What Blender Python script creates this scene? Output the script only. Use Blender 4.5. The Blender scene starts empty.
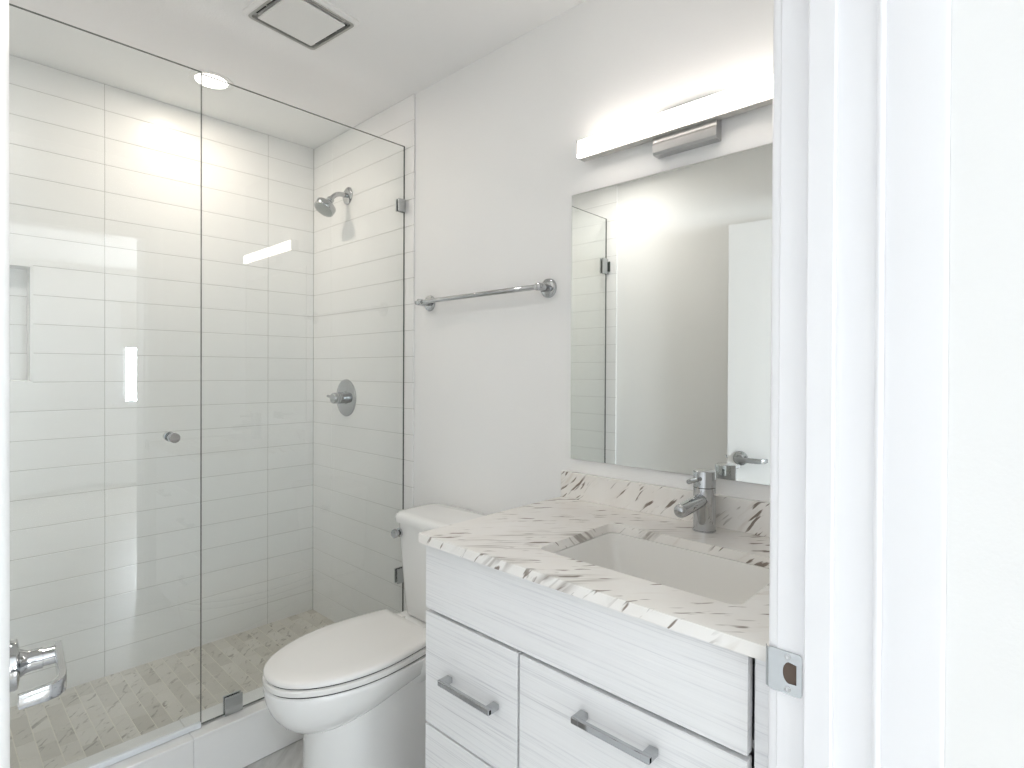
import bpy, bmesh, math, random
from mathutils import Vector, Matrix
random.seed(7)
S = bpy.context.scene
COL = S.collection
PI = math.pi

# ------------------------------------------------------------------ camera
FPX, CY = 560.0, 375.0
yaw, pit, rol = (math.radians(a) for a in (46.82, -0.358, 0.25))
Fw = Vector((math.sin(yaw)*math.cos(pit), math.cos(yaw)*math.cos(pit), math.sin(pit)))
R0 = Vector((math.cos(yaw), -math.sin(yaw), 0)); U0 = R0.cross(Fw)
Rt = R0*math.cos(rol) + U0*math.sin(rol); Up = U0*math.cos(rol) - R0*math.sin(rol)
cd = bpy.data.cameras.new('camera'); cam = bpy.data.objects.new('camera', cd); COL.objects.link(cam)
cd.sensor_fit = 'HORIZONTAL'; cd.sensor_width = 36; cd.lens = FPX/1024*36; cd.shift_y = -(384-CY)/1024
cd.clip_start = 0.01; cd.clip_end = 200
m = Matrix((Rt, Up, -Fw)).transposed().to_4x4(); m.translation = Vector((0, 0, 1.27)); cam.matrix_world = m
S.camera = cam

# ------------------------------------------------------------------ world, light, exposure
w = bpy.data.worlds.new('sky'); S.world = w; w.use_nodes = True
bg = w.node_tree.nodes['Background']; bg.inputs[0].default_value = (0.86, 0.93, 1.0, 1); bg.inputs[1].default_value = 2.2
S.view_settings.view_transform = 'Standard'; S.view_settings.look = 'None'
S.view_settings.gamma = 1; S.view_settings.use_curve_mapping = False
S.view_settings.exposure = 0.94
cy = S.cycles
cy.max_bounces = 14; cy.diffuse_bounces = 8; cy.glossy_bounces = 8; cy.transparent_max_bounces = 16
cy.caustics_reflective = False; cy.caustics_refractive = False
cy.sample_clamp_indirect = 6; cy.use_denoising = True

def area(name, loc, aim, sx, sy, power, color, shape='RECTANGLE', spread=PI):
    d = bpy.data.lights.new(name, 'AREA'); d.shape = shape; d.size = sx; d.size_y = sy
    d.energy = power; d.color = color; d.spread = spread
    o = bpy.data.objects.new(name, d); COL.objects.link(o); o.location = loc
    o.rotation_euler = (Vector(aim)-Vector(loc)).to_track_quat('-Z', 'Y').to_euler()
    return o
DAY = (0.84, 0.92, 1.0); WARM = (1.0, 0.87, 0.74)
# daylight at the bedroom's glazed openings; the wide one is unseen, added for light
area('added_daylight_wide_window', (-.75, -3.62, 1.3), (-.75, 0, 1.3), 2.1, 1.7, 10, DAY)
area('daylight_small_window', (2.0, -3.62, 1.22), (1.4, 0, 1.22), 1.15, 0.6, 92, DAY)

# ------------------------------------------------------------------ materials
MATS = {}
def mat(name, col=(.8, .8, .8), rough=.5, metal=0., emit=None, coat=0., spec=None):
    mt = bpy.data.materials.new(name); mt.use_nodes = True
    b = mt.node_tree.nodes['Principled BSDF']
    b.inputs['Base Color'].default_value = (*col, 1); b.inputs['Roughness'].default_value = rough
    b.inputs['Metallic'].default_value = metal
    if coat: b.inputs['Coat Weight'].default_value = coat; b.inputs['Coat Roughness'].default_value = .05
    if spec is not None: b.inputs['Specular IOR Level'].default_value = spec
    if emit: b.inputs['Emission Color'].default_value = (*emit[0], 1); b.inputs['Emission Strength'].default_value = emit[1]
    MATS[name] = mt
    return mt
class NT:
    def __init__(s, mt): s.t = mt.node_tree; s.b = s.t.nodes['Principled BSDF']
    def n(s, typ, **kw):
        nd = s.t.nodes.new(typ)
        for k, v in kw.items():
            if k in nd.inputs: nd.inputs[k].default_value = v
            else: setattr(nd, k, v)
        return nd
    def l(s, a, b): s.t.links.new(a, b)
    def pos(s): return s.n('ShaderNodeNewGeometry').outputs['Position']
    def mathn(s, op, a, b=None):
        nd = s.t.nodes.new('ShaderNodeMath'); nd.operation = op
        for i, v in enumerate((a, b)):
            if v is None: continue
            if isinstance(v, (int, float)): nd.inputs[i].default_value = v
            else: s.l(v, nd.inputs[i])
        return nd.outputs[0]
    def dot(s, vec, d):
        nd = s.t.nodes.new('ShaderNodeVectorMath'); nd.operation = 'DOT_PRODUCT'
        s.l(vec, nd.inputs[0]); nd.inputs[1].default_value = d
        return nd.outputs['Value']
    def comb(s, x, y, z):
        nd = s.t.nodes.new('ShaderNodeCombineXYZ')
        for i, v in enumerate((x, y, z)):
            if isinstance(v, (int, float)): nd.inputs[i].default_value = v
            else: s.l(v, nd.inputs[i])
        return nd.outputs[0]
    def noise(s, vec, scale, detail=2, rough=.5, dist=0):
        nd = s.n('ShaderNodeTexNoise'); nd.inputs['Scale'].default_value = scale; nd.inputs['Detail'].default_value = detail
        nd.inputs['Roughness'].default_value = rough; nd.inputs['Distortion'].default_value = dist
        s.l(vec, nd.inputs['Vector']); return nd.outputs['Fac']
    def ramp(s, fac, stops):
        nd = s.t.nodes.new('ShaderNodeValToRGB'); e = nd.color_ramp.elements
        while len(e) < len(stops): e.new(.5)
        for i, (p, c) in enumerate(stops):
            e[i].position = p; e[i].color = (*c, 1) if len(c) == 3 else c
        s.l(fac, nd.inputs[0]); return nd.outputs['Color']
    def mixc(s, fac, a, b, mode='MIX'):
        nd = s.t.nodes.new('ShaderNodeMix'); nd.data_type = 'RGBA'; nd.blend_type = mode
        for idx, v in ((0, fac), (6, a), (7, b)):
            if isinstance(v, (int, float)): nd.inputs[idx].default_value = v
            elif isinstance(v, tuple): nd.inputs[idx].default_value = (*v, 1)
            else: s.l(v, nd.inputs[idx])
        return nd.outputs[2]
    def bump(s, h, strength, dist):
        nd = s.n('ShaderNodeBump'); nd.inputs['Strength'].default_value = strength; nd.inputs['Distance'].default_value = dist
        s.l(h, nd.inputs['Height']); s.l(nd.outputs[0], s.b.inputs['Normal'])
    def color(s, c): s.l(c, s.b.inputs['Base Color'])

def paint(name, col, rough=.55, peel=.12):
    mt = mat(name, col, rough); t = NT(mt); t.bump(t.noise(t.pos(), 160, 3), peel, .003); return mt
WALL = paint('wall_paint', (.87, .87, .865))
BEDW = paint('bedroom_dimmed_paint', (.48, .47, .45))  # for an unseen wall, darkened to cut light bounced onto the trim
CEIL = paint('ceiling_paint', (.88, .88, .88), .7, .2)
TRIM = mat('trim_enamel', (.86, .86, .88), .28)
DOORM = mat('door_enamel', (.86, .86, .86), .32)

TILE = mat('wall_tile', (.8, .8, .8), .24); t = NT(TILE)
rnd = t.n('ShaderNodeNewGeometry').outputs['Random Per Island']
t.color(t.mixc(t.noise(t.pos(), 6, 4, .6), t.ramp(rnd, [(0, (.82, .82, .815)), (1, (.85, .85, .845))]), (.875, .875, .87)))
t.bump(t.noise(t.comb(t.dot(t.pos(), (9, 9, 0)), t.dot(t.pos(), (0, 0, 18)), 0), 1, 2), .12, .006)
GROUT = mat('grout', (.48, .48, .46), .9)

SFLOOR = mat('marble_mosaic', (.6, .58, .53), .3); t = NT(SFLOOR)
g = t.n('ShaderNodeNewGeometry'); ri = g.outputs['Random Per Island']
off = t.comb(t.mathn('MULTIPLY', ri, 31.0), t.mathn('MULTIPLY', ri, 57.0), 0)
vm = t.n('ShaderNodeVectorMath'); vm.operation = 'ADD'; t.l(g.outputs['Position'], vm.inputs[0]); t.l(off, vm.inputs[1])
vein = t.noise(t.comb(t.dot(vm.outputs[0], (9, 9, 0)), t.dot(vm.outputs[0], (26, -26, 0)), 0), 1, 5, .55, 1.2)
base = t.ramp(ri, [(0, (.53, .505, .455)), (.5, (.60, .575, .525)), (1, (.67, .645, .595))])
t.color(t.mixc(t.ramp(vein, [(.33, (1, 1, 1)), (.42, (0, 0, 0)), (1, (0, 0, 0))]), base, (.33, .31, .27)))
SGROUT = mat('mosaic_grout', (.74, .71, .63), .9)

FLOOR = mat('floor_tile', (.55, .55, .54), .35); t = NT(FLOOR)
p = t.pos()
t.color(t.ramp(t.noise(t.comb(t.dot(p, (2.5, 2.5, 0)), t.dot(p, (14, -14, 0)), 0), 1, 6, .6, .8),
               [(.25, (.36, .36, .36)), (.5, (.55, .55, .54)), (.75, (.68, .68, .67))]))
WOODF = mat('bedroom_boards', (.6, .56, .5), .3); t = NT(WOODF); p = t.pos()
t.color(t.ramp(t.noise(t.comb(t.dot(p, (1.5, 0, 0)), t.dot(p, (0, 22, 0)), 0), 1, 4, .6, .4), [(.3, (.40, .37, .33)), (.7, (.54, .50, .45))]))

MARBLE = mat('veined_marble', (.8, .78, .73), .16); t = NT(MARBLE); p = t.pos()
NV = Vector((1, 1, 1)).normalized(); AV = Vector((1, -1, 0)).normalized(); BV = NV.cross(AV)   # veins lie in tilted sheets
def along(s, a, c, o=0.0): return t.comb(t.mathn('ADD', t.dot(p, tuple(AV*a)), o), t.dot(p, tuple(BV*a)), t.dot(p, tuple(NV*c)))
wv = t.noise(p, 7, 2)
def sheet(a, c, o, det): 
    cmb = t.comb(t.mathn('ADD', t.dot(p, tuple(AV*a)), o), t.dot(p, tuple(BV*a)), t.mathn('ADD', t.dot(p, tuple(NV*c)), t.mathn('MULTIPLY', wv, c*.025)))
    return t.noise(cmb, 1, det, .5, 0)
nv = sheet(14, 120, 0.0, 2)
nv2 = sheet(7, 60, 5.3, 3)
nv3 = sheet(5, 110, 9.1, 1)
mask = t.noise(along(t, 6, 10, 2.0), 1, 1, .5, .0)
band = t.noise(along(t, 1.6, 9, 4.4), 1, 1, .5, .0)
lineA = t.ramp(nv, [(.615, (0, 0, 0)), (.67, (1, 1, 1))])
lineB = t.ramp(nv3, [(.50, (0, 0, 0)), (.62, (1, 1, 1))])
mk = t.ramp(mask, [(.38, (0, 0, 0)), (.50, (1, 1, 1))])
bk = t.ramp(band, [(.61, (0, 0, 0)), (.67, (1, 1, 1))])
fa = t.mathn('MULTIPLY', lineA, mk); fb = t.mathn('MULTIPLY', lineB, bk)
fc_ = t.mathn('MULTIPLY', t.ramp(nv2, [(.60, (0, 0, 0)), (.74, (1, 1, 1))]), .4)
cloud = t.ramp(t.noise(p, 9, 4, .6), [(.3, (.83, .80, .76)), (.7, (.88, .865, .84))])
c0 = t.mixc(fc_, cloud, (.62, .55, .48)); c1 = t.mixc(t.mathn('MULTIPLY', fa, .9), c0, (.17, .13, .10)); c2 = t.mixc(t.mathn('MULTIPLY', fb, .7), c1, (.24, .20, .17)); t.color(c2)

VAN = mat('grained_white_laminate', (.8, .8, .8), .38); t = NT(VAN); p = t.pos()
wob = t.mathn('MULTIPLY', t.noise(t.comb(t.dot(p, (3, 3, 0)), t.dot(p, (0, 0, 9)), 0), 1, 2), 1.6)
zz = t.mathn('ADD', t.dot(p, (0, 0, 190)), wob)
g1 = t.noise(t.comb(t.dot(p, (2.2, 2.2, 0)), zz, 0), 1, 4, .7)
zz2 = t.mathn('ADD', t.dot(p, (0, 0, 110)), wob)
g2 = t.noise(t.comb(t.dot(p, (1.6, 1.6, 0)), zz2, 3.3), 1, 3, .6)
ca = t.ramp(g1, [(.27, (.60, .60, .625)), (.46, (.81, .81, .815)), (.75, (.86, .86, .86))])
cb = t.ramp(g2, [(.27, (.76, .76, .77)), (.36, (1, 1, 1)), (1, (1, 1, 1))])
t.color(t.mixc(1.0, ca, cb, 'MULTIPLY')); t.bump(g1, .25, .002)

CHROME = mat('chrome', (.50, .51, .52), .05, 1.)
NICKEL = mat('brushed_nickel', (.62, .63, .64), .22, 1.)
HOUS = mat('painted_housing', (.62, .60, .57), .4)
PLATE = mat('satin_plate', (.55, .545, .54), .3, 1.)
SATIN = mat('satin_chrome', (.55, .57, .58), .16, 1.)
DARK = mat('dark_gap', (.03, .03, .03), .8)
CERAM = mat('vitreous_china', (.86, .86, .85), .07, coat=.4)
SEATM = mat('seat_plastic', (.84, .83, .81), .15)
SINKM = mat('sink_china', (.83, .82, .79), .08, coat=.3)
MIRR = mat('mirror_silver', (.87, .885, .86), .0, 1.)
MEDGE = mat('mirror_edge', (.10, .11, .10), .3)
VENT = mat('vent_plastic', (.82, .82, .81), .4)
VENTG = mat('vent_channel', (.42, .42, .40), .5)
LAMP = mat('lamp_diffuser', (.9, .9, .9), .4, emit=((1, .91, .83), 6.8))
CANL = mat('can_lens', (.9, .9, .9), .4, emit=((1, .95, .9), 3))
RUBBER = mat('nozzle_face', (.42, .44, .43), .35, .6)
RAW = mat('bored_wood', (.13, .095, .075), .9)
SHADE = mat('shade_fabric', (.66, .65, .61), .9)
SWEEP = mat('clear_sweep', (.74, .77, .80), .2)
HOSE = mat('hose_sleeve', (.78, .78, .78), .4)
GEDGE = mat('glass_edge', (.045, .055, .05), .15)
LEAF = mat('hedge_leaf', (.10, .16, .07), .8)
GROUND = mat('outdoor_paving', (.55, .55, .53), .9)

def thin_glass(name, tint, gain=1.9):
    mt = bpy.data.materials.new(name); mt.use_nodes = True; nt = mt.node_tree; nt.nodes.clear()
    o = nt.nodes.new('ShaderNodeOutputMaterial'); tr = nt.nodes.new('ShaderNodeBsdfTransparent'); tr.inputs[0].default_value = (*tint, 1)
    gl = nt.nodes.new('ShaderNodeBsdfGlossy'); gl.inputs['Roughness'].default_value = 0; gl.inputs[0].default_value = (1, 1, 1, 1)
    fr = nt.nodes.new('ShaderNodeFresnel'); fr.inputs[0].default_value = 1.5
    ge = nt.nodes.new('ShaderNodeNewGeometry'); mx = nt.nodes.new('ShaderNodeMixShader')
    a = nt.nodes.new('ShaderNodeMath'); a.operation = 'SUBTRACT'; a.inputs[0].default_value = 1; nt.links.new(ge.outputs['Backfacing'], a.inputs[1])
    b = nt.nodes.new('ShaderNodeMath'); b.operation = 'MULTIPLY'; nt.links.new(fr.outputs[0], b.inputs[0]); nt.links.new(a.outputs[0], b.inputs[1])
    c = nt.nodes.new('ShaderNodeMath'); c.operation = 'MULTIPLY'; c.use_clamp = True; nt.links.new(b.outputs[0], c.inputs[0]); c.inputs[1].default_value = gain
    nt.links.new(c.outputs[0], mx.inputs[0]); nt.links.new(tr.outputs[0], mx.inputs[1]); nt.links.new(gl.outputs[0], mx.inputs[2])
    nt.links.new(mx.outputs[0], o.inputs[0]); MATS[name] = mt
    return mt
GLASS = thin_glass('shower_glass', (.972, .984, .978))
PANE = thin_glass('window_glass', (.99, 1, .99))

# ------------------------------------------------------------------ mesh helpers
def link(name, bm, mats, parent=None, smooth=False):
    bmesh.ops.recalc_face_normals(bm, faces=bm.faces[:])
    me = bpy.data.meshes.new(name); bm.to_mesh(me); bm.free()
    for x in (mats if isinstance(mats, (list, tuple)) else [mats]): me.materials.append(x)
    if smooth:
        for pl in me.polygons: pl.use_smooth = True
        try: me.set_sharp_from_angle(angle=math.radians(38))
        except Exception: pass
    o = bpy.data.objects.new(name, me); COL.objects.link(o)
    if parent is not None:
        o.parent = parent; o.matrix_parent_inverse = parent.matrix_world.inverted()
    return o
def B(): return bmesh.new()
def box(bm, a, b, bev=0, seg=2, mi=0):
    x0, y0, z0 = (min(a[i], b[i]) for i in range(3)); x1, y1, z1 = (max(a[i], b[i]) for i in range(3))
    v = [bm.verts.new(c) for c in ((x0,y0,z0),(x1,y0,z0),(x1,y1,z0),(x0,y1,z0),(x0,y0,z1),(x1,y0,z1),(x1,y1,z1),(x0,y1,z1))]
    fs = [bm.faces.new([v[i] for i in f]) for f in ((0,3,2,1),(4,5,6,7),(0,1,5,4),(1,2,6,5),(2,3,7,6),(3,0,4,7))]
    for f in fs: f.material_index = mi
    if bev:
        es = list({e for f in fs for e in f.edges})
        r = bmesh.ops.bevel(bm, geom=es, offset=bev, segments=seg, profile=.5, affect='EDGES')
        for f in r['faces']: f.material_index = mi
    return v
def frame_of(d):
    d = Vector(d).normalized(); a = Vector((0, 0, 1)) if abs(d.z) < .9 else Vector((1, 0, 0))
    u = d.cross(a).normalized(); return d, u, u.cross(d)
def lathe(bm, org, axis, prof, n=32, mi=0):
    """prof: list of (distance along axis, radius)"""
    d, u, v = frame_of(axis); org = Vector(org); rings = []
    for h, r in prof:
        if r < 1e-6: rings.append([bm.verts.new(org+d*h)])
        else: rings.append([bm.verts.new(org+d*h+(u*math.cos(2*PI*i/n)+v*math.sin(2*PI*i/n))*r) for i in range(n)])
    loft(bm, rings, mi)
    if len(rings[0]) > 1: bm.faces.new(rings[0][::-1]).material_index = mi
    if len(rings[-1]) > 1: bm.faces.new(rings[-1]).material_index = mi
def loft(bm, rings, mi=0):
    for A, C in zip(rings, rings[1:]):
        n = max(len(A), len(C))
        for i in range(n):
            j = (i+1) % n
            if len(A) == 1: f = bm.faces.new((A[0], C[j], C[i]))
            elif len(C) == 1: f = bm.faces.new((A[i], A[j], C[0]))
            else: f = bm.faces.new((A[i], A[j], C[j], C[i]))
            f.material_index = mi
def tube(bm, pts, r, n=16, mi=0, caps=True):
    pts = [Vector(q) for q in pts]; rs = r if isinstance(r, (list, tuple)) else [r]*len(pts); rings = []
    prev = None
    for i, q in enumerate(pts):
        tdir = (pts[min(i+1, len(pts)-1)]-pts[max(i-1, 0)]).normalized()
        if prev is None: _, u, _v = frame_of(tdir)
        else: u = (prev-tdir*prev.dot(tdir)).normalized()
        prev = u; v = tdir.cross(u)
        rings.append([bm.verts.new(q+(u*math.cos(2*PI*k/n)+v*math.sin(2*PI*k/n))*rs[i]) for k in range(n)])
    loft(bm, rings, mi)
    if caps: bm.faces.new(rings[0][::-1]).material_index = mi; bm.faces.new(rings[-1]).material_index = mi
def arc(c, a, b, t0, t1, n):
    """points c + a*cos + b*sin"""
    c, a, b = Vector(c), Vector(a), Vector(b)
    return [c+a*math.cos(t0+(t1-t0)*i/n)+b*math.sin(t0+(t1-t0)*i/n) for i in range(n+1)]
def rrect(x0, x1, y0, y1, r, n=6):
    out = []
    for cx, cy_, a in ((x1-r, y1-r, 0), (x0+r, y1-r, PI/2), (x0+r, y0+r, PI), (x1-r, y0+r, 1.5*PI)):
        out += [(cx+r*math.cos(a+PI/2*i/n), cy_+r*math.sin(a+PI/2*i/n)) for i in range(n+1)]
    return out
def prism(bm, poly, f, h0, h1, mi=0, caps=True):
    """extrude 2D poly; f(a,b,h) -> xyz"""
    A = [bm.verts.new(f(a, b, h0)) for a, b in poly]; C = [bm.verts.new(f(a, b, h1)) for a, b in poly]
    loft(bm, [A, C], mi)
    if caps: bm.faces.new(A[::-1]).material_index = mi; bm.faces.new(C).material_index = mi
XY = lambda a, b, h: (a, b, h)
YZ = lambda a, b, h: (h, a, b)
XZ = lambda a, b, h: (a, h, b)
def plate_with_hole(bm, outer, inner, f, h0, h1, mi=0):
    faces = []
    for h in (h0, h1):
        vo = [bm.verts.new(f(a, b, h)) for a, b in outer]; vi = [bm.verts.new(f(a, b, h)) for a, b in inner]
        es = [bm.edges.new((L[i], L[(i+1) % len(L)])) for L in (vo, vi) for i in range(len(L))]
        r = bmesh.ops.triangle_fill(bm, use_beauty=True, use_dissolve=False, edges=es)
        faces.append((vo, vi))
        for g_ in r['geom']:
            if isinstance(g_, bmesh.types.BMFace): g_.material_index = mi
    for k in (0, 1): loft(bm, [faces[0][k], faces[1][k]], mi)

def empty(name, loc, label=None, cat=None, group=None, rz=0):
    o = bpy.data.objects.new(name, None); COL.objects.link(o); o.location = loc; o.rotation_euler = (0, 0, rz)
    o.empty_display_size = .05
    o.matrix_world = Matrix.Translation(Vector(loc)) @ Matrix.Rotation(rz, 4, 'Z')
    if label: o['label'] = label; o['category'] = cat
    if group: o['group'] = group
    return o
def tag(o, label, cat, group=None):
    o['label'] = label; o['category'] = cat
    if group: o['group'] = group
    return o
def struct(name, bm, m, parent=None, smooth=False):
    o = link(name, bm, m, parent, smooth)
    if parent is None: o['kind'] = 'structure'
    return o

# ------------------------------------------------------------------ dimensions
H = 2.38                  # ceiling
XR = 1.374                # painted right (fixture) wall
XT = 1.367               # tile face on it
XL = -.12                 # left wall
YB = 2.65                 # shower back tile face
YG = 1.885                # shower glass plane (front face)
YE = 1.826                # tile edge
YF = .256                 # bathroom face of the doorway wall
JX, JXL = .80, -.022      # jamb faces
DH = 1.985                # head of the door opening
ZC = .165                 # curb top
ZS = .07                  # shower floor
BX0, BX1, BY0 = -2.45, 3.3, -3.7   # bedroom

# ------------------------------------------------------------------ setting
b = B(); box(b, (XL-.1, -.01, -.06), (1.47, YG+.1, 0)); fl = struct('floor', b, FLOOR)
# shower floor mosaic
b = B(); box(b, (XL, YG+.06, -.05), (XR, YB+.01, ZS-.0012), mi=1)
tw, tl, gp = .0485, .098, .0026
for i in range(-3, 31):
    x = .506+tw*(i-8)
    if x > XT or x+tw < XL: continue
    y = YB - (tl*.5 if i % 2 else 0) + .0
    first = True
    while y > YG+.06:
        y0 = max(y-tl+gp, YG+.06); x0, x1 = max(x+gp/2, XL), min(x+tw-gp/2, XT)
        if x1-x0 > .004 and y-y0 > .004: box(b, (x0, y0, ZS-.006), (x1, y, ZS), .0008, 1)
        y -= tl
    if i % 2: box(b, (max(x+gp/2, XL), YB-tl*.5+gp, ZS-.006), (min(x+tw-gp/2, XT), YB, ZS), .0008, 1) if x+tw-gp/2-max(x, XL) > .004 and min(x+tw, XT)-x > .005 else None
struct('shower_floor', b, [SFLOOR, SGROUT], fl)

b = B(); box(b, (XL-.1, -.01, H), (1.47, YB+.12, H+.08)); struct('ceiling', b, CEIL)

def tiles(bm, f, u0, u1, joints, h0, h1, z0, rowh, hole=None, g_=.0016, n0=-4, n1=24):
    """stack-bond tiles: f(u, z, depth); depth h0 (back) to h1 (face)"""
    js = sorted([u0]+[j for j in joints if u0 < j < u1]+[u1])
    for k in range(n0, n1):
        za, zb = z0+rowh*k, z0+rowh*(k+1)
        za, zb = max(za, 0), min(zb, H)
        if zb-za < .006: continue
        for ua, ub in zip(js, js[1:]):
            segs = [(ua, ub)]
            if hole and zb > hole[2]+.01 and za < hole[3]-.01:
                segs = [s_ for s_ in ((ua, min(ub, hole[0])), (max(ua, hole[1]), ub)) if s_[1]-s_[0] > .006]
            for sa, sb in segs:
                p0 = f(sa+g_/2, za+g_/2, h0); p1 = f(sb-g_/2, zb-g_/2, h1)
                box(bm, p0, p1, .0009, 1)
RH, Z0 = .1055, .274
NI = (-.02, .29, Z0+9*RH, Z0+13*RH)      # niche
NY = YB+.09
b = B()
box(b, (XL-.1, NY+.008, 0), (1.47, NY+.1, H))
for q in (((XL-.1, YB+.008, 0), (1.47, NY+.008, NI[2])), ((XL-.1, YB+.008, NI[3]), (1.47, NY+.008, H)),
          ((XL-.1, YB+.008, NI[2]), (NI[0], NY+.008, NI[3])), ((NI[1], YB+.008, NI[2]), (1.47, NY+.008, NI[3]))): box(b, *q)
wb = struct('wall_back', b, GROUT)
b = B(); box(b, (XL, YB+.0012, 0), (XR, YB+.008, NI[2]), mi=1); box(b, (XL, YB+.0012, NI[3]), (XR, YB+.008, H), mi=1)
box(b, (XL, YB+.0012, NI[2]), (NI[0], YB+.008, NI[3]), mi=1); box(b, (NI[1], YB+.0012, NI[2]), (XR, YB+.008, NI[3]), mi=1)
tiles(b, lambda u, z, h: (u, h, z), XL, XT, (-.13, .505, 1.14), YB+.007, YB, Z0, RH, NI)
link('tile_cladding', b, [TILE, GROUT], wb)
b = B()   # niche lining
box(b, (NI[0], NY+.0012, NI[2]), (NI[1], NY+.008, NI[3]), mi=1)
for k in range(9, 13): box(b, (NI[0], NY, Z0+RH*k+.0008), (NI[1], NY+.007, Z0+RH*(k+1)-.0008), .0009, 1)
box(b, (NI[0]-.002, YB+.0005, NI[2]-.004), (NI[1]+.002, NY, NI[2]+.006), .001, 1)
box(b, (NI[0]-.002, YB+.0005, NI[3]-.006), (NI[1]+.002, NY, NI[3]+.004), .001, 1)
box(b, (NI[1]-.006, YB+.0005, NI[2]), (NI[1]+.003, NY, NI[3]), .001, 1); box(b, (NI[0]-.003, YB+.0005, NI[2]), (NI[0]+.006, NY, NI[3]), .001, 1)
link('niche', b, [TILE, GROUT], wb)

b = B(); box(b, (XR, -.01, 0), (1.47, YB+.12, H)); wr = struct('wall_right', b, WALL)
b = B(); box(b, (XT+.0012, YE+.003, 0), (XR+.001, YB, H), mi=1)
tiles(b, lambda u, z, h: (h, u, z), YE, YB, (YB-.18,), XT+.0065, XT, Z0, RH)
link('tile_cladding', b, [TILE, GROUT], wr)
b = B(); box(b, (XL-.1, -.01, 0), (XL, YB+.12, H)); wl = struct('wall_left', b, WALL)
b = B(); box(b, (XL, YE+.003, 0), (XL+.0068, YB, H), mi=1)
tiles(b, lambda u, z, h: (h, u, z), YE, YB, (YB-.18,), XL+.001, XL+.008, Z0, RH)
link('tile_cladding', b, [TILE, GROUT], wl)

# doorway wall
b = B()
box(b, (JX+.02, -.01, 0), (1.47, YF, H)); box(b, (XL-.1, -.01, 0), (JXL-.02, YF, H)); box(b, (JXL-.02, -.01, DH+.02), (JX+.02, YF, H))
box(b, (1.46, -.01, 0), (BX1+.1, .10, H)); box(b, (BX0-.1, -.01, 0), (XL-.1, .10, H))
box(b, (JX+.006, -.01, 0), (JX+.021, .074, H)) ; box(b, (JXL-.021, -.01, 0), (JXL-.006, .074, H))
struct('wall_front', b, WALL)
# jamb, stop and hall trim, right side: XY profile extruded upwards
def jamb(name, s, x0):
    """s = +1: face looks to -X (right jamb)"""
    P = lambda a, b_, h: (x0+s*a, b_, h)
    bm = B()
    r = .004
    prof = [(.02, YF), (.0015, YF), (0, YF-.0015), (0, .219), (-.0095, .219), (-.011, .2175), (-.011, .1885), (-.0095, .187), (0, .1868), (0, .1445)]
    prof += [(-.002+.0035*math.sin(a)*-1, .1405+.004*math.cos(a)) for a in [PI*i/6 for i in range(7)]]
    prof += [(.0018, .1357), (.0018, .1353), (.02, .1353)]
    prism(bm, prof, P, 0, DH)
    # flat hall-side board with eased edges
    prof = [(.02, .1352), (.0019, .1352), (.0016, .1345), (.0012, .133), (.0012, .080), (.002, .0765), (.0045, .0742), (.02, .0742)]
    prism(bm, prof, P, 0, DH+.06)
    return struct(name, bm, TRIM, smooth=True)
tr = jamb('trim_1', 1, JX); jamb('trim_2', -1, JXL)
b = B(); box(b, (JXL, .1355, DH), (JX, YF, DH+.02)); box(b, (JXL, .187, DH-.011), (JX, .219, DH)); box(b, (JXL-.02, .0742, DH+.001), (JX+.02, .1345, DH+.06), .003)
struct('trim_3', b, TRIM)
def casing(name, x0, s):
    bm = B()
    prof = [(.0, YF), (.0, YF+.008), (.0015, YF+.0105), (.005, YF+.012), (.045, YF+.012), (.066, YF+.011), (.07, YF+.008), (.07, YF)]
    prism(bm, prof, lambda a, b_, h: (x0+s*a, b_, h), 0, DH+.004+.07)
    return struct(name, bm, TRIM, smooth=True)
casing('trim_4', JX+.002, 1)
b = B(); prof = [(0, YF), (0, YF+.008), (.005, YF+.012), (.045, YF+.012), (.07, YF+.008), (.07, YF)]
prism(b, prof, lambda a, b_, h: (h, b_, DH+.004+a), JXL-.05, JX+.003); struct('trim_5', b, TRIM)

# strike plate on the right jamb
SZ = .868
b = B(); outer = rrect(.2235, .2655, SZ-.0285, SZ+.0285, .004, 4)
hole = [(.230, SZ-.013), (.230, SZ+.013)]+[(.2385+.0085*math.cos(a), SZ+.0005+.0145*math.sin(a)) for a in [PI/2.2-PI/1.1*i/10 for i in range(11)]]
plate_with_hole(b, outer, hole, YZ, JX-.0016, JX-.0002)
prof = [(.263, JX-.0016)]+[(.263+.0085*math.sin(a), JX+.0069-.0085*math.cos(a)) for a in [PI/2*i/6 for i in range(1, 7)]]
inn = [(y-.0010*math.sin(PI/2*i/6), x+.0014*math.cos(PI/2*i/6)) for i, (y, x) in enumerate(prof)]
prism(b, prof+inn[::-1], lambda a, b_, h: (b_, a, h), SZ-.027, SZ+.0265)
sp = link('strike_plate', b, SATIN, tr, smooth=True)
b = B(); box(b, (JX-.0003, .2295, SZ-.0145), (JX-.0001, .2475, SZ+.0155)); link('latch_hole', b, RAW, sp)
for zz_ in (SZ+.0215, SZ-.0215):
    b = B(); lathe(b, (JX-.0014, .241, zz_), (-1, 0, 0), [(0, .0042), (.0008, .004), (.0012, .0028), (.0006, .0014), (.0006, 0)], 16); link('screw', b, NICKEL, sp, smooth=True)

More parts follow.
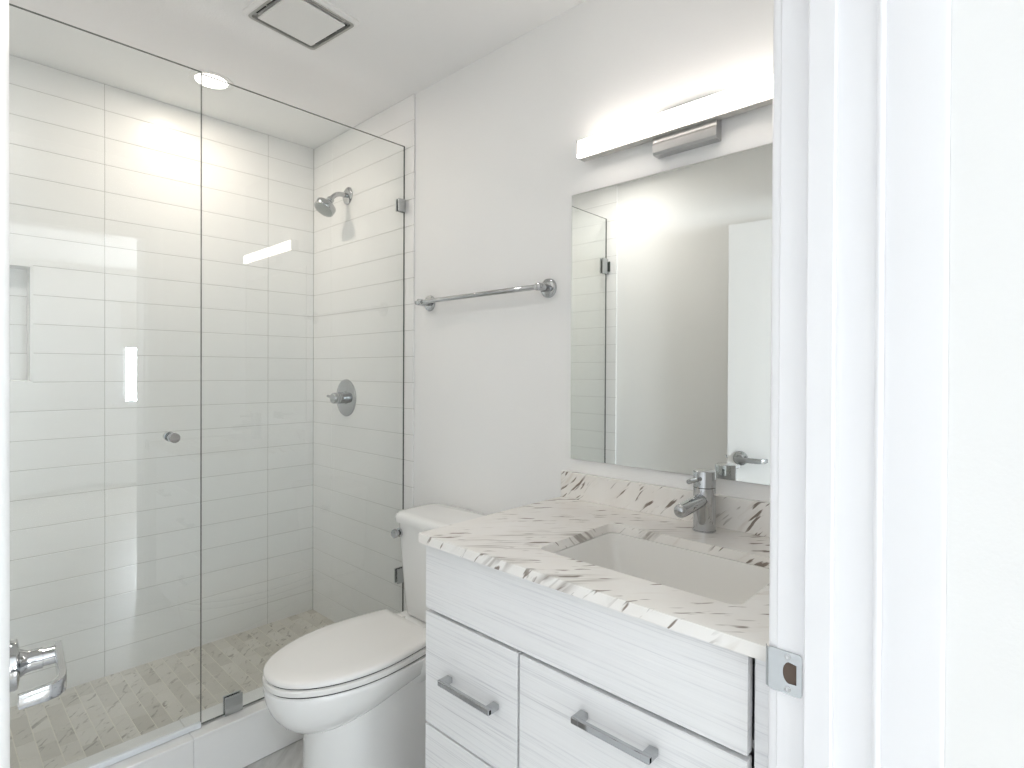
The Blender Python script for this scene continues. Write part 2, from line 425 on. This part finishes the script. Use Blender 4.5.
# entry door, swung open against the left wall
ang = math.atan(.0895)
hinge = Vector((-.0165, .266, 0)); th = Vector((math.sin(ang), math.cos(ang), 0)); nn = Vector((th.y, -th.x, 0))
DF = .0365    # face offset of the visible (hall-side) face
def dp(t_, n_, z): q = hinge+th*t_+nn*n_; return (q.x, q.y, z)
b = B(); v = box(b, (0, 0, 0), (1, 1, 1))
for vv, c in zip(list(b.verts), [v_.co.copy() for v_ in b.verts]): vv.co = Vector(dp(.003+c.y*.812, .0015+c.x*.035, .012+c.z*1.957))
bmesh.ops.bevel(b, geom=b.edges[:], offset=.0015, segments=2, affect='EDGES')
door = struct('door_1', b, DOORM)
b = B(); q0 = Vector(dp(.815, .019, .868))
for u in ((-.011, -.028), (.011, .028)): pass
v = box(b, (0, 0, 0), (1, 1, 1))
for vv, c in zip(list(b.verts), [v_.co.copy() for v_ in b.verts]): vv.co = Vector(dp(.8135+c.y*.0028, .0075+c.x*.022, .84+c.z*.056))
lp = link('latch_plate', b, SATIN, door)
b = B(); lathe(b, dp(.816, .019, .868), th, [(0, .0085), (.008, .0085), (.0105, .006)], 18); link('latch_bolt', b, SATIN, lp, smooth=True)
LT = .753; LZ = .868; PF = .0365
b = B(); lathe(b, dp(LT, PF, LZ), nn, [(0, .0335), (.005, .0335), (.0075, .0325), (.0085, .030), (.0105, .019), (.016, .0150), (.022, .0138), (.034, .0138), (.0345, .0118), (.051, .0118), (.0515, 0)], 40)
rs = link('lever_handle', b, CHROME, door, smooth=True)
# lever arm: flat bar along the door towards the hinge, its end returning to the door face
b = B()
path = [(LT+.014, .0555), (LT-.085, .0555), (LT-.1, .0540), (LT-.109, .048), (LT-.114, .039), (LT-.118, .012)]
hh = [.0125, .0115, .0105, .010, .0095, .0085]; tk = .0045
rings = []
for i, (t_, n_) in enumerate(path):
    a0 = path[max(i-1, 0)]; a1 = path[min(i+1, len(path)-1)]
    d_ = Vector((a1[0]-a0[0], a1[1]-a0[1])).normalized(); s_ = Vector((-d_.y, d_.x))*tk
    z_ = LZ
    rings.append([b.verts.new(dp(t_+s_.x*k, PF+n_-.004+s_.y*k, z_+e*hh[i])) for k, e in ((-1, -.8), (-.8, -1), (.8, -1), (1, -.8), (1, .8), (.8, 1), (-.8, 1), (-1, .8))])
loft(b, rings); b.faces.new(rings[0][::-1]); b.faces.new(rings[-1])
link('lever_grip', b, CHROME, rs, smooth=True)
for hz_ in (.25, 1.0, 1.75):
    b = B(); lathe(b, (hinge.x-.004, hinge.y+.006, hz_-.045), (0, 0, 1), [(0, .006), (.09, .006)], 14); link('hinge', b, SATIN, door, smooth=True)

# bedroom behind the camera
b = B(); box(b, (BX0-.1, BY0-.1, -.06), (BX1+.1, -.01, 0)); struct('floor_bedroom', b, WOODF)
b = B(); box(b, (BX0-.1, BY0-.1, H), (BX1+.1, -.01, H+.08)); struct('ceiling_bedroom', b, CEIL)
WX0, WX1, WZ0, WZ1 = 1.36, 2.64, .90, 2.05
LX0, LX1, LZ0, LZ1 = -1.85, .35, .4, 2.2
b = B(); box(b, (BX0-.1, BY0-.1, 0), (LX0, BY0, H)); box(b, (LX1, BY0-.1, 0), (WX0, BY0, H)); box(b, (LX0, BY0-.1, 0), (LX1, BY0, LZ0)); box(b, (LX0, BY0-.1, LZ1), (LX1, BY0, H)); box(b, (WX1, BY0-.1, 0), (BX1+.1, BY0, H)); box(b, (WX0, BY0-.1, 0), (WX1, BY0, WZ0)); box(b, (WX0, BY0-.1, WZ1), (WX1, BY0, H))
struct('wall_bedroom_back', b, WALL)
b = B(); box(b, (BX1, BY0, 0), (BX1+.1, -.01, H)); struct('wall_bedroom_right', b, WALL)
b = B(); box(b, (BX0-.1, BY0, 0), (BX0, -.01, H))
struct('wall_bedroom_left', b, BEDW)
def window(name, f, u0, u1, z0, z1, mull):
    bm = B(); fw = .05
    for q in (((u0, z0), (u1, z0+fw)), ((u0, z1-fw), (u1, z1)), ((u0, z0), (u0+fw, z1)), ((u1-fw, z0), (u1, z1))): box(bm, f(*q[0], .02), f(*q[1], .08), .003, 1)
    for mu in mull: box(bm, f(mu-.02, z0+fw, .03), f(mu+.02, z1-fw, .07), .002, 1)
    o = struct(name, bm, TRIM)
    bm = B(); box(bm, f(u0+fw, z0+fw, .047), f(u1-fw, z1-fw, .053)); link('pane', bm, PANE, o)
    bm = B(); box(bm, f(u0-.05, z0-.03, -.05), f(u1+.05, z0, .08), .004, 2); link('sill', bm, TRIM, o)
    return o
w1 = window('window_1', lambda u, z, h: (u, BY0-h, z), WX0, WX1, WZ0, WZ1, (2.0,))
window('window_added', lambda u, z, h: (u, BY0-h, z), LX0, LX1, LZ0, LZ1, (-1.12, -.38))  # unseen window, put in to bring more daylight through the doorway
sh = empty('roller_shade', (2.0, BY0-.01, WZ1), 'pale grey roller shade half lowered over the bedroom window', 'shade')
b = B(); box(b, (WX0+.03, BY0-.014, 1.53), (WX1-.03, BY0-.012, WZ1-.03)); link('fabric', b, SHADE, sh)
b = B(); lathe(b, (WX0+.02, BY0-.0, WZ1-.03), (1, 0, 0), [(0, .022), (WX1-WX0-.04, .022)], 20); link('roller', b, SHADE, sh, smooth=True)
b = B(); box(b, (WX0+.03, BY0-.018, 1.515), (WX1-.03, BY0-.008, 1.53), .002, 1); link('hem_bar', b, TRIM, sh)
b = B(); box(b, (-30, -30, -.5), (30, BY0-.2, -.1)); struct('ground', b, GROUND)

# ------------------------------------------------------------------ shower curb and glass
cb_ = empty('shower_curb', (.63, 1.905, 0), 'low white tiled curb along the shower floor under the glass', 'curb')
b = B(); box(b, (XL+.008, YG-.039, 0), (XT, YG+.079, ZC-.010), mi=0); link('core', b, GROUT, cb_)
b = B()
for x0, x1 in ((XL+.009, .5698), (.5705, XT-.001)): box(b, (x0, YG-.047, .002), (x1, YG-.039, ZC-.011), .0009, 1)
link('face_tile', b, TILE, cb_)
b = B()
for x0, x1 in ((XL+.009, .5698), (.5705, XT-.001)): box(b, (x0, YG-.050, ZC-.010), (x1, YG+.086, ZC), .0025, 2)
link('cap', b, MATS.setdefault('curb_cap', TILE), cb_)

def pane(name, parent, x0, x1, z0, z1, y0=0, th_=.0095):
    bm = B(); v_ = box(bm, (x0, y0, z0), (x1, y0+th_, z1))
    bm.faces.ensure_lookup_table(); bmesh.ops.recalc_face_normals(bm, faces=bm.faces[:])
    for f in bm.faces:
        if abs(f.normal.y) < .5: f.material_index = 1
    return link(name, bm, [GLASS, GEDGE], parent)
GT = 2.185
scr = empty('shower_screen', (.98, YG, ZC), 'fixed clear glass shower panel clamped to the tiled wall behind toilet', 'glass panel')
pane('glass', scr, .6065, XT-.001, ZC+.004, GT, YG)
def clamp(parent, x0, x1, z0, z1):
    bm = B(); box(bm, (x0, YG-.007, z0), (x1, YG-.0004, z1), .0015, 2); box(bm, (x0, YG+.0099, z0), (x1, YG+.0165, z1), .0015, 2)
    return link('clamp', bm, SATIN, parent)
clamp(scr, XT-.036, XT-.0005, 1.916, 1.967); clamp(scr, XT-.036, XT-.0005, .408, .468); clamp(scr, .674, .728, ZC+.0005, ZC+.058)
# hinged glass door, standing a hair ajar
AJ = math.radians(-0.9)
sd = empty('shower_door', (XL+.012, YG, ZC), 'hinged clear glass shower door with a small chrome pull knob', 'glass door', rz=AJ)
dx0, dx1 = .012, .602-XL-.012
def dpart(name, bm, mts, par, smooth=False):
    """local coordinates of the swung door"""
    o = link(name, bm, mts, None, smooth); o.parent = par; return o
bm = B(); box(bm, (dx0, 0, .010), (dx1, .0095, GT-ZC)); bmesh.ops.recalc_face_normals(bm, faces=bm.faces[:])
for f in bm.faces:
    if abs(f.normal.y) < .5: f.material_index = 1
dg = dpart('glass', bm, [GLASS, GEDGE], sd)
b = B(); box(b, (dx0, -.0012, .002), (dx1, .0107, .019), .001, 1); dpart('bottom_sweep', b, SWEEP, sd)
kx, kz = .522-XL-.012, 1.07-ZC
b = B()
lathe(b, (kx, 0, kz), (0, -1, 0), [(0, .0125), (.004, .0125), (.0042, .0085), (.010, .0085), (.0102, .0145), (.03, .0145), (.0315, .0135), (.0315, 0)], 28)
lathe(b, (kx, .0095, kz), (0, 1, 0), [(0, .0125), (.004, .0125), (.0042, .0085), (.010, .0085), (.0102, .0145), (.03, .0145), (.0315, .0135), (.0315, 0)], 28)
dpart('pull_knob', b, CHROME, sd, True)
for hz_ in (1.90-ZC, .42-ZC):
    b = B(); box(b, (.006, -.008, hz_-.045), (.062, -.0004, hz_+.045), .0015, 2); box(b, (.006, .0099, hz_-.045), (.062, .0175, hz_+.045), .0015, 2)
    h_ = dpart('hinge', b, SATIN, sd)
    b = B(); box(b, (-.0035, -.016, hz_-.03), (.005, .026, hz_+.03), .001, 1); box(b, (.002, -.004, hz_-.026), (.014, .0135, hz_+.026), .001, 1); dpart('wall_plate', b, GEDGE, h_)

# ------------------------------------------------------------------ shower fittings
sy = 2.325
shd = empty('showerhead', (XT, sy, 2.076), 'chrome shower head on a bent arm high on the tiled wall', 'shower head')
b = B(); lathe(b, (XT, sy, 2.076), (-1, 0, 0), [(0, .040), (.003, .0395), (.007, .034), (.010, .020), (.0105, .013), (.0105, 0)], 32); link('flange', b, CHROME, shd, True)
pts = [(XT-.004, sy, 2.076), (XT-.03, sy, 2.076)]+[(XT-.03-.06*math.sin(a), sy, 2.076-.06*(1-math.cos(a))) for a in [math.radians(50)*i/8 for i in range(1, 9)]]
dd = Vector((-math.cos(math.radians(50)), 0, -math.sin(math.radians(50))))
e = Vector(pts[-1]); pts.append(tuple(e+dd*.02))
b = B(); tube(b, pts, .0107, 20); link('arm', b, CHROME, shd, True)
hd = Vector((-.56, -.05, -.83)).normalized(); o_ = e+dd*.014
b = B(); lathe(b, o_, hd, [(0, .012), (.002, .0165), (.016, .0165), (.018, .015), (.022, .019), (.034, .034), (.040, .043), (.044, .0465), (.066, .0465), (.069, .0445), (.069, 0)], 36)
link('head', b, CHROME, shd, True)
b = B(); lathe(b, o_+hd*.0692, hd, [(0, .041), (.0012, .0405), (.0018, .039), (.0018, 0)], 36)
for rr, k in ((.012, 6), (.024, 12), (.035, 18)):
    for i in range(k):
        d_, u_, v_ = frame_of(hd); c = o_+hd*.071+(u_*math.cos(2*PI*i/k)+v_*math.sin(2*PI*i/k))*rr
        lathe(b, c, hd, [(-.0005, .0016), (.0014, .0013)], 6)
link('spray_face', b, RUBBER, shd, True)

vz = 1.145
vl = empty('shower_valve', (XT, 2.335, vz), 'round chrome shower mixer plate and handle at mid height on tile', 'shower valve')
b = B(); lathe(b, (XT, 2.335, vz), (-1, 0, 0), [(0, .0855), (.003, .085), (.006, .080), (.0085, .05), (.009, .034), (.010, .034), (.011, 0)], 48); link('escutcheon', b, CHROME, vl, True)
b = B(); lathe(b, (XT-.009, 2.335, vz), (-1, 0, 0), [(0, .029), (.006, .029), (.0065, .0255), (.036, .0255), (.0365, .0235), (.038, .0235), (.0385, .0255), (.058, .0245), (.061, .022), (.061, 0)], 36)
link('handle', b, CHROME, vl, True)
b = B(); tube(b, [(XT-.052, 2.335, vz), (XT-.056, 2.335+.026, vz+.003), (XT-.062, 2.335+.058, vz+.008)], [.0085, .0075, .006], 14); link('lever', b, CHROME, vl, True)

rl = empty('recessed_light', (.78, 2.32, H), 'lit round recessed downlight in the shower ceiling', 'ceiling light')
b = B()
prof = [(0, .078), (.003, .077), (.004, .072), (.003, .060), (.0005, .056)]
lathe(b, (.78, 2.32, H), (0, 0, -1), prof, 40); link('trim_ring', b, VENT, rl, True)
b = B(); lathe(b, (.78, 2.32, H-.0012), (0, 0, -1), [(0, .056), (.001, .0555), (.0016, 0)], 40); link('lens', b, CANL, rl, True)
def disc(name, loc, power, rad, color=WARM):
    return area(name, loc, (loc[0], loc[1], 0), rad*2, rad*2, power, color, 'DISK')
disc('downlight_beam', (.78, 2.32, H-.006), 1.9, .02)

added_light = empty('recessed_light', (.24, 1.72, H), 'added unseen recessed downlight in the bathroom ceiling in front of the shower glass', 'ceiling light')  # lamp added above the view to brighten the bathroom walls
b = B(); lathe(b, (.24, 1.72, H), (0, 0, -1), prof, 40); link('trim_ring', b, VENT, added_light, True)
b = B(); lathe(b, (.24, 1.72, H-.0012), (0, 0, -1), [(0, .056), (.001, .0555), (.0016, 0)], 40); link('lens', b, CANL, added_light, True)
disc('added_downlight_beam', (.24, 1.72, H-.006), 1.9, .05, (1, .95, .9))

# exhaust fan
fc = Vector((.832, 1.692, 0)); fr = math.radians(6)
ex = empty('exhaust_fan', (fc.x, fc.y, H), 'square white exhaust fan grille on the bathroom ceiling', 'vent', rz=fr)
def sq(h_, r): return rrect(-h_, h_, -h_, h_, r, 5)
b = B()
lv = [(0, .130, .02), (.006, .130, .02), (.012, .123, .02), (.0125, .115, .014)]
rings = [[b.verts.new((x, y, -z)) for x, y in sq(h_, r)] for z, h_, r in lv]
lv2 = [(.004, .1095, .012), (.004, .08, .01)]
rings += [[b.verts.new((x, y, -z)) for x, y in sq(h_, r)] for z, h_, r in lv2]
loft(b, rings); b.faces.new(rings[-1])
dpart('housing', b, VENT, ex, False)
b = B(); rings = [[b.verts.new((x, y, -z)) for x, y in sq(h_, r)] for z, h_, r in ((.0118, .1165, .014), (.0135, .1160, .014), (.0132, .1085, .012), (.0046, .1085, .012), (.0046, .094, .006))]
loft(b, rings); dpart('air_channel', b, VENTG, ex)
b = B()
for s_ in (-1, 1):
    for k in (-.06, 0, .06):
        box(b, (s_*.098, k-.026, -.0062), (s_*.106, k+.026, -.0046)); box(b, (k-.026, s_*.098, -.0062), (k+.026, s_*.106, -.0046))
dpart('air_slot', b, DARK, ex)
b = B(); box(b, (-.0935, -.0935, -.0165), (.0935, .0935, -.0115), .0015, 2); box(b, (-.05, -.05, -.0115), (.05, .05, -.004)); dpart('cover_panel', b, VENT, ex)

# ------------------------------------------------------------------ towel bar
tb = empty('towel_bar', (XR, 1.43, 1.534), 'chrome towel bar on the white wall between shower and mirror', 'towel bar')
for y in (1.13, 1.728):
    b = B(); lathe(b, (XR, y, 1.534), (-1, 0, 0), [(0, .031), (.003, .0308), (.007, .0295), (.0085, .027), (.009, .0115), (.036, .0105), (.037, .0125), (.058, .0125), (.0595, .0105), (.0595, 0)], 32)
    link('mount', b, CHROME, tb, True)
b = B(); lathe(b, (XR-.048, 1.112, 1.534), (0, 1, 0), [(0, .0), (.0, .0075), (.0015, .0085), (.640, .0085), (.642, .0075), (.642, 0)], 20); link('rail', b, CHROME, tb, True)

# ------------------------------------------------------------------ mirror and vanity light
b = B(); box(b, (XR-.006, .292, 1.006), (XR-.0003, 1.037, 1.806))
b.faces.ensure_lookup_table(); bmesh.ops.recalc_face_normals(b, faces=b.faces[:])
for f in b.faces:
    if f.normal.x > -.5: f.material_index = 1
tag(link('wall_mirror', b, [MIRR, MEDGE]), 'frameless rectangular mirror on the wall above the sink', 'mirror')

vlz = empty('vanity_light', (XR, .6645, 1.90), 'lit linear bar light on a chrome plate above the mirror', 'wall light')
b = B(); prof = [(XR, 1.956), (1.347, 1.956), (1.345, 1.954), (1.345, 1.8775), (1.3425, 1.872), (1.3425, 1.852), (1.347, 1.846), (XR, 1.846)]
prism(b, prof, lambda a, c, h: (a, h, c), .578, .751); link('backplate', b, PLATE, vlz)
b = B(); box(b, (1.345, .60, 1.90), (1.3565, .73, 1.935)); link('bracket', b, CHROME, vlz)
b = B(); box(b, (1.3165, .3755, 1.8965), (1.337, .9795, 1.9405), .004, 3); link('diffuser', b, LAMP, vlz, True)
b = B(); box(b, (1.3372, .373, 1.893), (1.356, .982, 1.939), .001, 1); box(b, (1.330, .373, 1.891), (1.356, .982, 1.8962), .001, 1); link('housing', b, HOUS, vlz)
for y in (.3715, .9797):
    b = B(); box(b, (1.3155, y, 1.8905), (1.357, y+.0035, 1.9415), .001, 1); link('end_cap', b, CHROME, vlz)

# ------------------------------------------------------------------ countertop, sink, faucet
ZT, ZU = .888, .866
CX0, CY0, CY1 = .811, .2575, 1.063
b = B(); SX0, SX1, SY0, SY1 = .919, 1.205, .352, .785
outer = rrect(CX0, XR-.0005, CY0, CY1, .0035, 3)
plate_with_hole(b, outer, rrect(SX0, SX1, SY0, SY1, .022, 7), XY, ZU, ZT)
ct = link('countertop', b, MARBLE)
bv = ct.modifiers.new('eased_edge', 'BEVEL'); bv.width = .0018; bv.segments = 2; bv.limit_method = 'ANGLE'; bv.angle_limit = math.radians(50)
tag(ct, 'white marble countertop with brown veins and low backsplash on the vanity', 'countertop')
b = B(); box(b, (XR-.0215, CY0, ZT+.0002), (XR-.0005, CY1, ZT+.078), .0012, 2); link('backsplash', b, MARBLE, ct)
b = B(); rings = []
for z, d_, r in ((ZU-.0005, -.016, .03), (ZU-.0005, .003, .025), (ZU-.006, .0045, .025), (ZU-.05, .010, .02), (ZU-.09, .022, .018), (ZU-.125, .040, .018), (ZU-.138, .058, .02), (ZU-.142, .085, .03)):
    # the floor of the basin is narrower towards its long sides
    rings.append([b.verts.new((x, y, z)) for x, y in rrect(SX0+d_*.9, SX1-d_*.9, SY0+d_*1.55, SY1-d_*1.55, r, 7)])
loft(b, rings); 
cc = b.verts.new(((SX0+SX1)/2, (SY0+SY1)/2, ZU-.146)); L = rings[-1]
for i in range(len(L)): b.faces.new((L[i], L[(i+1) % len(L)], cc))
outr = [[b.verts.new((x, y, z)) for x, y in rrect(SX0+d_*.9, SX1-d_*.9, SY0+d_*1.5, SY1-d_*1.5, r, 7)] for z, d_, r in ((ZU-.0005, -.016, .03), (ZU-.02, -.012, .03), (ZU-.14, .02, .04), (ZU-.155, .06, .05))]
loft(b, outr); b.faces.new(outr[-1])
sk = link('sink_basin', b, SINKM, None, True); tag(sk, 'white rectangular undermount sink set into the marble countertop', 'sink')
b = B(); lathe(b, ((SX0+SX1)/2, (SY0+SY1)/2, ZU-.1465), (0, 0, 1), [(0, .0), (.0, .022), (.002, .0225), (.003, .020), (.0015, .012), (.0015, 0)], 28); link('drain', b, CHROME, sk, True)

fx, fy = 1.305, .585
fa_ = empty('faucet', (fx, fy, ZT), 'chrome single-lever cylindrical faucet on the countertop behind the sink', 'faucet')
b = B(); lathe(b, (fx, fy, ZT+.0002), (0, 0, 1), [(0, .0275), (.003, .0275), (.0035, .0262), (.1045, .0262), (.105, .0245), (.105, 0)], 40); link('body', b, CHROME, fa_, True)
b = B(); lathe(b, (fx, fy, ZT+.1058), (0, 0, 1), [(0, .0245), (.0005, .0262), (.0365, .0262), (.0385, .0255), (.0395, .0235), (.040, 0)], 40); link('cap', b, CHROME, fa_, True)
b = B(); d_ = Vector((-1, .02, -.085)).normalized()
lathe(b, (fx-.008, fy, ZT+.077), d_, [(0, .016), (.108, .016), (.116, .0147), (.1215, .0105), (.123, .005), (.1235, 0)], 28); link('spout', b, CHROME, fa_, True)
b = B(); d_ = Vector((-1, .0, .02)).normalized()
lathe(b, (fx-.02, fy, ZT+.128), d_, [(0, .0055), (.058, .0055), (.066, .0052), (.068, .004), (.0682, 0)], 18); link('lever', b, CHROME, fa_, True)

# ------------------------------------------------------------------ vanity cabinet
VX = .831; VT = .019
VY0, VY1 = .2585, 1.058
va = empty('vanity_cabinet', ((VX+XR)/2, .66, 0), 'white wood-grained vanity cabinet with bar pulls under the marble top', 'cabinet')
b = B()
box(b, (VX+VT+.001, VY1-.018, .09), (XR-.001, VY1, ZU-.0005), .0006, 1); box(b, (VX+VT+.001, .262, .09), (XR-.001, .28, ZU-.0005))
box(b, (VX+VT+.001, .28, .09), (XR-.001, VY1-.018, .108)); box(b, (VX+VT+.07, .264, 0), (VX+VT+.085, VY1, .09)); box(b, (XR-.01, .28, .108), (XR-.001, VY1-.018, .70))
box(b, (VX+VT+.02, .28, .70), (VX+VT+.08, VY1-.018, .712)); box(b, (VX+VT+.03, .752, .108), (VX+VT+.3, .766, .70))
link('carcass', b, VAN, va)
b = B(); box(b, (VX+.012, VY0, .09), (VX+VT+.012, .2995, ZU-.0005), .0006, 1); link('filler_strip', b, VAN, va)
def front(name, y0, y1, z0, z1):
    bm = B(); box(bm, (VX, y0, z0), (VX+VT, y1, z1), .0009, 2); return link(name, bm, VAN, va)
front('top_panel', .305, VY1, .7085, ZU-.003)
def pull(par, y0, y1, z):
    bm = B(); xo = VX-.031
    # flat bar with two square-shouldered ends
    box(bm, (xo, y0, z-.006), (xo+.0085, y1, z+.006), .0012, 2)
    for ya, yb in ((y0, y0+.017), (y1-.017, y1)): box(bm, (xo-.0002, ya, z-.0065), (VX+.0002, yb, z+.0065), .002, 2)
    return link('handle', bm, CHROME, par)
d1 = front('drawer', .7620, VY1, .4375, .7005); pull(d1, .8125, .977, .571)
d2 = front('drawer', .7620, VY1, .112, .4315); pull(d2, .8125, .977, .30)
d3 = front('cabinet_door', .305, .7555, .112, .7005); pull(d3, .447, .604, .648)

# ------------------------------------------------------------------ toilet
TY = 1.49
to = empty('toilet', (1.0, TY, 0), 'white elongated toilet with closed lid between shower curb and vanity', 'toilet')
def egg(xf, xb, hw, xw, back, n=40):
    """closed outline: rounded nose at xf, widest (hw) at xw, nearly straight to half-width back at xb"""
    L = []
    for i in range(n+1):
        a = PI/2*i/n
        L.append((xw-(xw-xf)*math.cos(a), hw*math.sin(a)**.94))
    for i in range(1, 9):
        s_ = i/8; L.append((xw+(xb-xw)*s_, hw+(back-hw)*s_**1.6))
    half = L
    return [(x, TY+y) for x, y in half]+[(x, TY-y) for x, y in half[::-1] if y > 1e-6]
def shell(bm, levels, mi=0, close=True):
    rings = []
    for z, pts_ in levels: rings.append([bm.verts.new((x, y, z)) for x, y in pts_])
    loft(bm, rings, mi)
    if close: bm.faces.new(rings[0]); bm.faces.new(rings[-1])
E_ = lambda d_: egg(.640+d_, 1.108-d_*.5, .1685-d_, .905, .140-d_)
b = B()
shell(b, [(.4385, E_(.004)), (.4395, E_(.0015)), (.443, E_(0)), (.449, E_(.001)), (.453, E_(.005)), (.4555, E_(.012)), (.4565, E_(.05))]); link('lid', b, SEATM, to, True)
b = B(); shell(b, [(.4170, E_(.002)), (.4180, E_(-.001)), (.424, E_(-.0025)), (.432, E_(-.001)), (.4345, E_(.003))]); link('seat', b, SEATM, to, True)
b = B(); shell(b, [(.4120, E_(.005)), (.4175, E_(.007))]); shell(b, [(.4340, E_(.006)), (.4388, E_(.006))]); link('seat_gap_shade', b, DARK, to)  # dark sheets stand in for shade in the lid and seat gaps
# bowl and skirted pedestal, one mesh
b = B()
base_ = egg(.640, 1.16, .1665, .905, .15); n = len(base_); rings = []
def depth(x): s_ = min(max((x-.64)/.52, 0), 1); return .150-.085*s_
cx_ = .93
for z0_, sc in ((0, .985), (.03, 1.0), (.12, 1.0), (.28, .985), (.45, .955), (.6, .91), (.74, .85), (.86, .77), (.95, .68), (1.0, .55)):
    rings.append([b.verts.new((cx_+(x-cx_)*sc, TY+(y-TY)*sc, .4115-z0_*depth(x))) for x, y in base_])
loft(b, rings); b.faces.new(rings[0]); b.faces.new(rings[-1])
ped = lambda d_, xb=1.30: egg(.752+d_, xb, .114-d_, .90, .112-d_)
shell(b, [(.0005, ped(-.004)), (.012, ped(-.004)), (.02, ped(0)), (.18, ped(0)), (.28, ped(.004)), (.33, ped(.01, 1.29))])
# deck under the tank
shell(b, [(.30, rrect(1.02, 1.33, TY-.10, TY+.10, .05)), (.34, rrect(1.02, 1.345, TY-.135, TY+.135, .05)), (.375, rrect(1.02, 1.352, TY-.165, TY+.165, .04)), (.402, rrect(1.02, 1.352, TY-.168, TY+.168, .035)), (.408, rrect(1.024, 1.348, TY-.163, TY+.163, .03))])
link('bowl', b, CERAM, to, True)
for s_ in (-1, 1):
    b = B(); box(b, (1.085, TY+s_*.075-.02, .408), (1.130, TY+s_*.075+.02, .4475), .006, 3); link('lid_hinge', b, SEATM, to, True)
def tk_(d_, dt=0): return rrect(1.165+d_, 1.352, TY-.178+d_, TY+.178-d_, .045, 7)
b = B(); shell(b, [(.409, tk_(.03)), (.415, tk_(.022)), (.45, tk_(.017)), (.60, tk_(.008)), (.738, tk_(0))]); link('tank', b, CERAM, to, True)
b = B()
def tl_(d_): return rrect(1.153+d_, 1.358-d_*.3, TY-.186+d_, TY+.186-d_, .05, 8)
shell(b, [(.7385, tl_(.006)), (.7405, tl_(.001)), (.746, tl_(0)), (.758, tl_(0)), (.767, tl_(.004)), (.772, tl_(.012)), (.774, tl_(.03))]); link('tank_lid', b, CERAM, to, True)
b = B(); ly, lz = TY+.143, .702
lathe(b, (1.166, ly, lz), (-1, 0, 0), [(0, .0165), (.003, .0165), (.005, .014), (.006, .009), (.016, .009), (.0165, .0155), (.025, .0155), (.027, .0135), (.027, 0)], 28)
link('flush_lever', b, CHROME, to, True)
hs = tag(link('supply_hose', B(), HOSE), 'thin white water supply hose curving beside the toilet near the vanity', 'hose')
bm_ = B(); tube(bm_, [(1.368, 1.17, .17), (1.30, 1.17, .17), (1.22, 1.165, .165), (1.14, 1.16, .155), (1.09, 1.16, .175), (1.075, 1.165, .215), (1.09, 1.17, .26), (1.13, 1.18, .31), (1.19, 1.19, .36), (1.22, 1.2, .405)], .0065, 12)
bm_.to_mesh(hs.data); bm_.free()
for pl in hs.data.polygons: pl.use_smooth = True

# ------------------------------------------------------------------ bedroom downlights
def downlight(x, y, label):
    o = empty('bedroom_downlight', (x, y, H), label, 'ceiling light', 'downlights in the bedroom ceiling')
    bm = B(); lathe(bm, (x, y, H), (0, 0, -1), [(0, .085), (.003, .084), (.004, .078), (.002, .062)], 32); link('trim_ring', bm, VENT, o, True)
    bm = B(); lathe(bm, (x, y, H-.0022), (0, 0, -1), [(0, .061), (.001, .06), (.001, 0)], 32); link('lens', bm, CANL, o, True)
    disc('bedroom_beam', (x, y, H-.006), 2, .055, (1, .95, .88))
for x, y, lb in ((1.5, -2.9, 'round recessed light in the bedroom ceiling near the window'), (-.9, -2.6, 'round recessed light in the far left of the bedroom ceiling')): downlight(x, y, lb)
